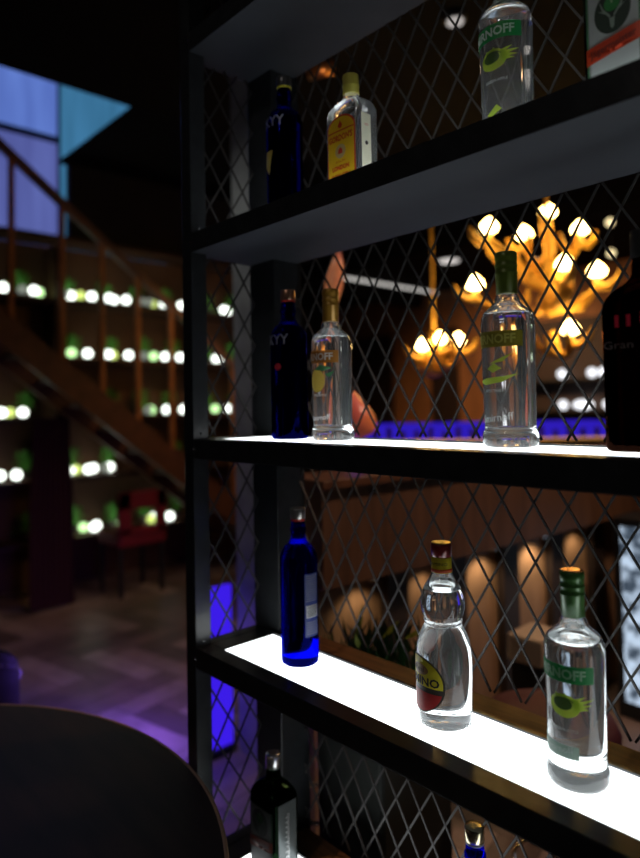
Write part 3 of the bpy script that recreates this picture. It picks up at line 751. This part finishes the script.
for Aa, Bb in zip(cv, cv[1:]):
    for i, j in ((0, 1), (1, 2)): bm.faces.new((Aa[i], Aa[j], Bb[j], Bb[i]))
    for i, j in ((3, 4), (4, 5)): bm.faces.new((Aa[j], Aa[i], Bb[i], Bb[j]))
cu = link('curtain', bm, MAROON, None, (-5.1, 1.88, FZ), smooth=True)
tag(cu, 'dark maroon cloth hanging under the stairs in front of the plant shelves', 'curtain')

# ------------------------------------------------------------------ blue light panel, chrome stools
t = thing('light_screen', (-2.46, 1.56, FZ), 'glowing blue screen standing on the floor beside the grey pillar', 'screen')
bm = bmesh.new(); box(bm, -.012, .012, -.075, .13, .03, .72, .004); link('glowing_sheet', bm, emis('blue_glow', (.045, .012, .80), 1.0), t)
bm = bmesh.new(); box(bm, -.03, .03, -.08, .135, 0, .03, .004); link('foot_rail', bm, BLACK, t)
def stool(x, y, label, seatm=LEATHER):
    t = thing('bar_stool', (x, y, FZ), label, 'stool')
    bm = bmesh.new(); loft(bm, [(.19, 0), (.19, .008), (.03, .03), (.022, .05)], 40); link('base', bm, CHROME, t, smooth=True)
    bm = bmesh.new(); loft(bm, [(.014, .04), (.014, .62)], 20); link('column', bm, CHROME, t, smooth=True)
    bm = bmesh.new(); tube(bm, [(.10 * math.cos(a * PI / 16) + .0, .10 * math.sin(a * PI / 16), .30) for a in range(32)], .007, 8, True); link('foot_ring', bm, CHROME, t, smooth=True)
    bm = bmesh.new(); loft(bm, [(.15, .60), (.17, .62), (.175, .65), (.16, .68), (.10, .69)], 40); link('seat', bm, seatm, t, smooth=True)
    return t
stool(-1.51, 1.367, 'chrome bar stool with foot ring behind the lowest shelf at the left')
stool(-.90, 1.62, 'chrome bar stool with dark seat behind the lowest shelf at the right', mat('plum_seat', (.10, .03, .05), .5))

# ------------------------------------------------------------------ bar counter with wooden panel and scalloped light
t = thing('wood_counter', (-1.62, 2.9, FZ), 'long brown wood panelled counter running away behind the lower shelf, lit from beneath', 'counter')
co = Vector((-1.62, 2.9, FZ))
ang = math.radians(-3.5)
def cpart(name, bm, m, par=t):
    bmesh.ops.translate(bm, verts=bm.verts[:], vec=-co)
    bmesh.ops.rotate(bm, verts=bm.verts[:], cent=(0, 0, 0), matrix=Matrix.Rotation(ang, 3, 'Z'))
    return link(name, bm, m, par)
bm = bmesh.new(); box(bm, -1.66, -1.50, 1.46, 5.0, -.60, -.27, .003); cpart('front_panel', bm, BROWN)
bm = bmesh.new(); box(bm, -1.72, -1.47, 1.44, 5.02, -.27, -.24, .004); cpart('countertop', bm, STAIRW)
bm = bmesh.new(); box(bm, -1.74, -1.64, 1.52, 5.0, FZ, -.60); cpart('recessed_base', bm, RECESS)
for i, y in enumerate((1.72, 2.07, 2.44, 2.82, 3.2)):
    bm = bmesh.new(); box(bm, -1.64, -1.60, y + .13, y + .24, FZ, -.601); cpart('divider', bm, mat('dark_divider', (.03, .02, .018), .6))
    bm = bmesh.new(); loft(bm, [(.022, -.625), (.026, -.601)], 20)
    bmesh.ops.translate(bm, verts=bm.verts[:], vec=(-1.57, y, 0)); cpart('downlight', bm, CHROME)
    P = Vector((-1.57, y, -.635)) - co; P = Matrix.Rotation(ang, 3, 'Z') @ P + co
    lamp('counter_downlight', 'SPOT', P, (1.0, 1.0, 2.4, 4.0, 1.5)[i], (1, .72, .42), .012, P + Vector((-.03, 0, -1)), 2.2, .8)
# planter with leaves in front of it
t = thing('planter', (-1.14, 1.24, FZ), 'dark planter of green and yellow leaves behind the lower shelf mesh', 'planter')
bm = bmesh.new(); box(bm, -.11, .11, -.13, .13, 0, .84, .01); link('box', bm, mat('planter_box', (.03, .035, .03), .7), t)
R = random.Random(9); bm = bmesh.new()
for k in range(160):
    x, y = R.uniform(-.10, .10), R.uniform(-.12, .12); h = R.uniform(.03, .11); dx, dy = R.uniform(-.05, .05), R.uniform(-.05, .05)
    v = [bm.verts.new(p) for p in ((x, y, .84), (x + dx * .5 - .007, y + dy * .5, .84 + h * .6), (x + dx * .5 + .007, y + dy * .5, .84 + h * .6), (x + dx, y + dy, .84 + h))]
    bm.faces.new((v[0], v[1], v[2])); bm.faces.new((v[1], v[3], v[2]))
link('foliage', bm, mat('planter_leaf', (.03, .11, .025), .5, noise=.5, nscale=30), t)
bm = bmesh.new()
for (x, y, l, a) in ((-.06, -.03, .10, 1.5), (-.02, .02, .07, .6), (.02, .06, .07, .2), (.0, -.08, .06, 2.0)):
    p = Vector((x, y, .90)); d = Vector((.2, math.cos(a), math.sin(a))).normalized(); s = Vector((.7, -.7, 0)).cross(d).normalized() * .007
    v = [bm.verts.new(q) for q in (p, p + d * l * .5 - s, p + d * l * .5 + s, p + d * l)]
    bm.faces.new((v[0], v[1], v[2])); bm.faces.new((v[1], v[3], v[2]))
link('yellow_leaves', bm, LEAF2, t)
# beige stool block, glowing glass cabinet at the right
t = thing('upholstered_stool', (-1.28, 2.23, FZ), 'small beige topped stool behind the lower shelf mesh', 'stool')
bm = bmesh.new(); box(bm, -.07, .07, -.09, .09, .56, .66, .012); link('cushion', bm, mat('beige_cloth', (.62, .50, .36), .8), t)
bm = bmesh.new(); box(bm, -.06, .06, -.08, .08, 0, .57, .004); link('base', bm, BLACK, t)
lamp('stool_spot', 'SPOT', (-1.2, 2.25, .9), 2.2, (1, .8, .55), .03, (-1.28, 2.23, -.9), .45, .6)  # unseen spot pointed down at the cushion, no lamp body
t = thing('glass_cabinet', (-1.25, 3.2, FZ), 'tall pale blue lit glass cabinet at the right edge behind the lower shelf', 'cabinet')
bm = bmesh.new(); box(bm, -.16, .30, -.01, .26, 0, .94, .004); link('cabinet_body', bm, BLACK, t)
pm = emis('cabinet_glass', (.3, .4, .5), 1.0); nt = pm.node_tree
nz = nt.nodes.new('ShaderNodeTexNoise'); nz.inputs['Scale'].default_value = 16; cr = nt.nodes.new('ShaderNodeValToRGB')
tc = nt.nodes.new('ShaderNodeTexCoord'); nt.links.new(tc.outputs['Object'], nz.inputs['Vector'])
cr.color_ramp.elements[0].position = .42; cr.color_ramp.elements[1].position = .62; cr.color_ramp.elements[0].color = (.05, .07, .10, 1); cr.color_ramp.elements[1].color = (.55, .68, .85, 1)
nt.links.new(nz.outputs[0], cr.inputs[0]); nt.links.new(cr.outputs[0], nt.nodes['Emission'].inputs[0])
bm = bmesh.new(); box(bm, -.12, .26, -.02, -.01, .08, .90); g = link('lit_glass_door', bm, pm, t)
bm = bmesh.new(); box(bm, .05, .075, -.035, -.02, .3, .6, .003); link('handle', bm, CHROME, g)

# ------------------------------------------------------------------ blue-lit bar in the distance
t = thing('blue_bar', (-2.84, 4.32, FZ), 'distant bar counter with blue lit ribbed front and orange trim behind the middle shelf', 'bar', None, math.radians(47.5))
bm = bmesh.new(); box(bm, -1.1, 1.0, 0, .5, 0, 1.22, .004); link('counter_body', bm, BLACK, t)
bm = bmesh.new(); box(bm, -1.1, 1.0, -.015, 0, 1.235, 1.345); box(bm, -1.1, 1.0, 0, .5, 1.22, 1.345); link('lit_front', bm, emis('bar_blue', (.035, .015, .62), .75), t)
x = -1.08
while x < 1.0:
    bm = bmesh.new(); box(bm, x, x + .035, -.03, -.016, 1.236, 1.31 + .02 * math.sin(x * 23), .004); x += .105
    link('rib', bm, mat('violet_rib', (.10, .05, .12), .5), t)
bm = bmesh.new(); box(bm, -1.12, 1.02, -.035, 0, 1.215, 1.233, .002); link('orange_trim', bm, mat('orange_trim', (.8, .42, .12), .4, emit=(1, .45, .12), estr=.45), t)
# back bar shelves with white lamps
t = thing('back_bar', (-4.0, 8.3, FZ), 'dark back bar shelving on the far wall under white lights', 'shelving')
bm = bmesh.new(); box(bm, -1.0, 1.6, .0, .15, .9, 2.6); link('back_board', bm, mat('dark_board', (.03, .02, .018), .6), t)
for z in (1.40, 1.80):
    bm = bmesh.new(); box(bm, -1.0, 1.6, -.25, 0, z - .03, z); link('shelf_board', bm, BLACK, t)
bulbw = emis('bar_lamp', (.93, .95, 1.0), 1.6)
def backlamp(x, z, rx, label):
    bm = bmesh.new(); bmesh.ops.create_uvsphere(bm, u_segments=20, v_segments=12, radius=.06); bmesh.ops.scale(bm, vec=(rx, 1, 1), verts=bm.verts[:])
    o = link('globe_light', bm, bulbw, None, (x, 8.17, z), smooth=True); tag(o, label, 'lamp')
backlamp(-4.20, .365, 1, 'white round lamp standing apart, upper shelf of the distant back bar')
backlamp(-3.80, .365, 1, 'white round lamp, left of the close pair on the distant upper shelf')
backlamp(-3.655, .365, 1, 'white round lamp, right of the close pair on the distant upper shelf')
backlamp(-4.20, -.04, 1, 'small round white lamp beside the long one, distant lower shelf')
backlamp(-3.93, -.04, 2.3, 'long white lamp in the middle of the distant lower shelf')
backlamp(-3.60, -.04, 1.2, 'small oval white lamp at the right of the distant lower shelf')
# tall dark openings that break up the brown back wall
for i, (x0, x1) in enumerate(((-8.6, -7.4), (-6.55, -6.05))):
    bm = bmesh.new(); box(bm, x0, x1, 8.44, 8.5, FZ, 1.2, .004); struct(link('door_%d' % (i + 1), bm, mat('dark_door', (.02, .012, .010), .6)))
# white ceiling lights
def disc_light(x, y, r, s, label):
    t = thing('ceiling_light', (x, y, CZ), label, 'light')
    bm = bmesh.new(); loft(bm, [(r, -.03), (r, 0)], 24); link('diffuser', bm, emis('disc%.2f' % s, (1, .93, .88), s), t)
    bm = bmesh.new(); loft(bm, [(r + .015, -.02), (r + .015, 0)], 24); link('rim', bm, BLACK, t)
disc_light(-4.87, 6.68, .13, .8, 'round ceiling light seen left of the chandelier above the middle shelf')
disc_light(-4.18, 7.48, .05, 1.2, 'tiny ceiling light seen near the top of the chandelier')
disc_light(-2.71, 6.11, .07, 1.8, 'small white ceiling light to the right above the chandelier')
disc_light(-1.76, 2.51, .040, .42, 'round pinkish ceiling light seen through the mesh above the top shelf')
t = thing('linear_light', (-6.38, 7.2, CZ), 'long thin white ceiling light receding behind the middle shelf', 'light')
bm = bmesh.new(); box(bm, -.015, .015, -.85, 1.2, -.05, -.02); link('diffuser', bm, emis('line_light', (1, .96, .9), .7), t)
bm = bmesh.new(); box(bm, -.05, .05, -.87, 1.22, -.02, 0); link('housing', bm, BLACK, t)
t = thing('track_spotlight', (-2.46, 2.30, CZ), 'small copper ceiling spotlight above the dark blue bottle on the top shelf', 'light')
bm = bmesh.new(); tube(bm, [(-.06, -.03, -.05), (.06, .05, -.035)], .035, 16); link('head', bm, mat('copper', (.75, .32, .10), .3, .9), t, smooth=True)
bm = bmesh.new(); tube(bm, [(0, 0, 0), (0, 0, -.03)], .012, 10); link('bracket', bm, BLACK, t)
lamp('copper_glow', 'POINT', (-2.3, 2.2, 1.6), .5, (1, .6, .3), .02)

# ------------------------------------------------------------------ antler chandeliers
BULB = emis('bulb_warm', (1.0, .62, .18), 28.0)
def haze_shell():  # unused shell imitating the halo round the bulbs
    m = bpy.data.materials.new('bulb_halo'); m.use_nodes = True; nt = m.node_tree; nt.nodes.clear()
    tr = nt.nodes.new('ShaderNodeBsdfTransparent'); tr.inputs[0].default_value = (1, .86, .6, 1)
    e = nt.nodes.new('ShaderNodeBsdfTranslucent'); e.inputs[0].default_value = (1, .60, .16, 1)
    x = nt.nodes.new('ShaderNodeMixShader'); x.inputs[0].default_value = .30
    o = nt.nodes.new('ShaderNodeOutputMaterial'); nt.links.new(tr.outputs[0], x.inputs[1]); nt.links.new(e.outputs[0], x.inputs[2]); nt.links.new(x.outputs[0], o.inputs[0]); return m
HALO = haze_shell()
def chandelier(center, bulbs, label, br=.054, top=CZ, seed=1, R0=.029):
    R = random.Random(seed); c = Vector(center)
    t = thing('chandelier', (c.x, c.y, c.z), label, 'chandelier')
    bm = bmesh.new(); tube(bm, [(0, 0, -.18), (0, 0, top - c.z)], .012, 12)
    loft(bm, [(.02, -.22), (.06, -.19), (.07, -.12), (.035, -.04), (.045, .05), (.02, .12)], 24); link('stem', bm, GOLD, t, smooth=True)
    for b in bulbs:
        p = Vector(b) - c; h = Vector((p.x, p.y, 0)); hl = max(h.length, .08); hd = h.normalized() if h.length > .02 else Vector((1, 0, 0))
        base = p - Vector((0, 0, .085))
        st = Vector((0, 0, min(-.05, base.z * .6 - .08) if base.z < 0.25 else base.z * .35))
        ctrl = [st, hd * hl * .35 + Vector((0, 0, (st.z + base.z) / 2 - .09)), hd * hl * .8 + Vector((0, 0, base.z - .055)), base]
        pts = [tuple(q) for q in smooth_prof([tuple(q) for q in ctrl], 6)]
        bm = bmesh.new(); tube(bm, pts, [R0 * (1.1 - .35 * i / len(pts)) for i in range(len(pts))], 10)
        # antler tines
        for k in range(3):
            i = R.randrange(6, len(pts) - 3); q = Vector(pts[i]); sd = Vector((R.uniform(-1, 1), R.uniform(-1, 1), R.uniform(-.1, .3))).normalized()
            L = R.uniform(.09, .15)
            tube(bm, [q, q + sd * L * .5 + Vector((0, 0, -.005)), q + sd * L * .85 + Vector((0, 0, .04)), q + sd * L + Vector((0, 0, .10))], [R0 * .8, R0 * .8, R0 * .65, R0 * .3], 8)
        q = base; tube(bm, [q + hd * -.01, q + hd * .06 + Vector((0, 0, -.01)), q + hd * .11 + Vector((0, 0, .03)), q + hd * .135 + Vector((0, 0, .09))], [R0 * .9, R0 * .85, R0 * .7, R0 * .35], 8)
        arm = link('antler_arm', bm, GOLD, t, smooth=True)
        bm = bmesh.new(); loft(bm, [(.016, -.09), (.020, -.085), (.018, -.03), (.012, -.028)], 16); bmesh.ops.translate(bm, verts=bm.verts[:], vec=p); link('candle_tube', bm, mat('candle_wax', (.9, .62, .22), .5), arm, smooth=True)
        bm = bmesh.new(); loft(bm, [(.012, -.032), (br * .8, -.018), (br, .0), (br * .85, .022), (br * .45, .045), (.004, .062)], 20); bmesh.ops.translate(bm, verts=bm.verts[:], vec=p)
        bu = link('bulb', bm, BULB, arm, smooth=True); bu['label'] = 'glowing warm white bulb'
    return t
chandelier((-1.98, 3.72, .74), [(-2.066, 3.90, 1.208), (-2.158, 3.364, 1.039), (-2.149, 3.744, 1.058), (-1.886, 3.956, 1.07), (-1.767, 3.51, .77), (-1.713, 3.791, .757), (-1.857, 3.726, .425), (-2.256, 3.349, .712)],
           'large golden antler chandelier with glowing bulbs seen right of centre above the middle shelf', seed=4)
chandelier((-2.98, 3.88, .42), [(-2.931, 3.886, .470), (-3.03, 3.806, .425), (-2.83, 3.972, .46)], 'smaller golden antler chandelier with three bulbs seen left of the olive-capped bottle', seed=8, br=.048)

def pendant(x, y, z, label):
    t = thing('pendant_light', (x, y, z), label, 'light')
    bm = bmesh.new(); bmesh.ops.create_uvsphere(bm, u_segments=20, v_segments=12, radius=.038); link('globe', bm, emis('pendant_glow', (1, .80, .42), 1.5), t, smooth=True)
    bm = bmesh.new(); tube(bm, [(0, 0, .05), (0, 0, CZ - z)], .006, 8); link('cord', bm, BLACK, t)
pendant(-2.79, 6.5, 1.46, 'round yellowish pendant light, lower of the two right of the chandelier')
pendant(-2.62, 6.1, 1.66, 'round yellowish pendant light, higher of the two right of the chandelier')

# ------------------------------------------------------------------ tall glass ornament behind the middle shelf
t = thing('glass_ornament', (-1.86, 1.84, -.13), 'magenta and orange curved glass ornament behind the golden brown capped bottle', 'ornament')
def blob(name, prof, m, off=(0, 0, 0), lean=(0, 0)):
    bm = bmesh.new(); loft(bm, smooth_prof(prof, 5), 28)
    z0 = prof[0][1]; z1 = prof[-1][1]
    for v in bm.verts:
        k = (v.co.z - z0) / (z1 - z0); v.co.x += off[0] + lean[0] * k * k; v.co.y += off[1] + lean[1] * k * k; v.co.z += off[2]
    return link(name, bm, m, t, smooth=True)
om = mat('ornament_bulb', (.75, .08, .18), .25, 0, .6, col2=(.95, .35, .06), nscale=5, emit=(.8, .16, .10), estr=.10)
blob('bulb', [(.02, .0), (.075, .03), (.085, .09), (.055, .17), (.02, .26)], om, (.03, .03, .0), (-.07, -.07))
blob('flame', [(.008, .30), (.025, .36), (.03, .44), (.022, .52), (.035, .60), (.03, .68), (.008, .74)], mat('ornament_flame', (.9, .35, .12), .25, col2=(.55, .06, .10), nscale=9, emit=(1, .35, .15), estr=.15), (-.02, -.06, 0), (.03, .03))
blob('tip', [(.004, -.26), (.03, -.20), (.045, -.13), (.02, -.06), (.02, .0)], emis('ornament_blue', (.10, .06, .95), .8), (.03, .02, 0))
bm = bmesh.new(); tube(bm, [(0, 0, .6), (-.005, -.02, CZ + .13)], .004, 8); link('hanging_cord', bm, BLACK, t)

# ------------------------------------------------------------------ lift everything so that the floor lies at z = 0
for o in list(COL.objects):
    if o.parent is None: o.location.z += EYE
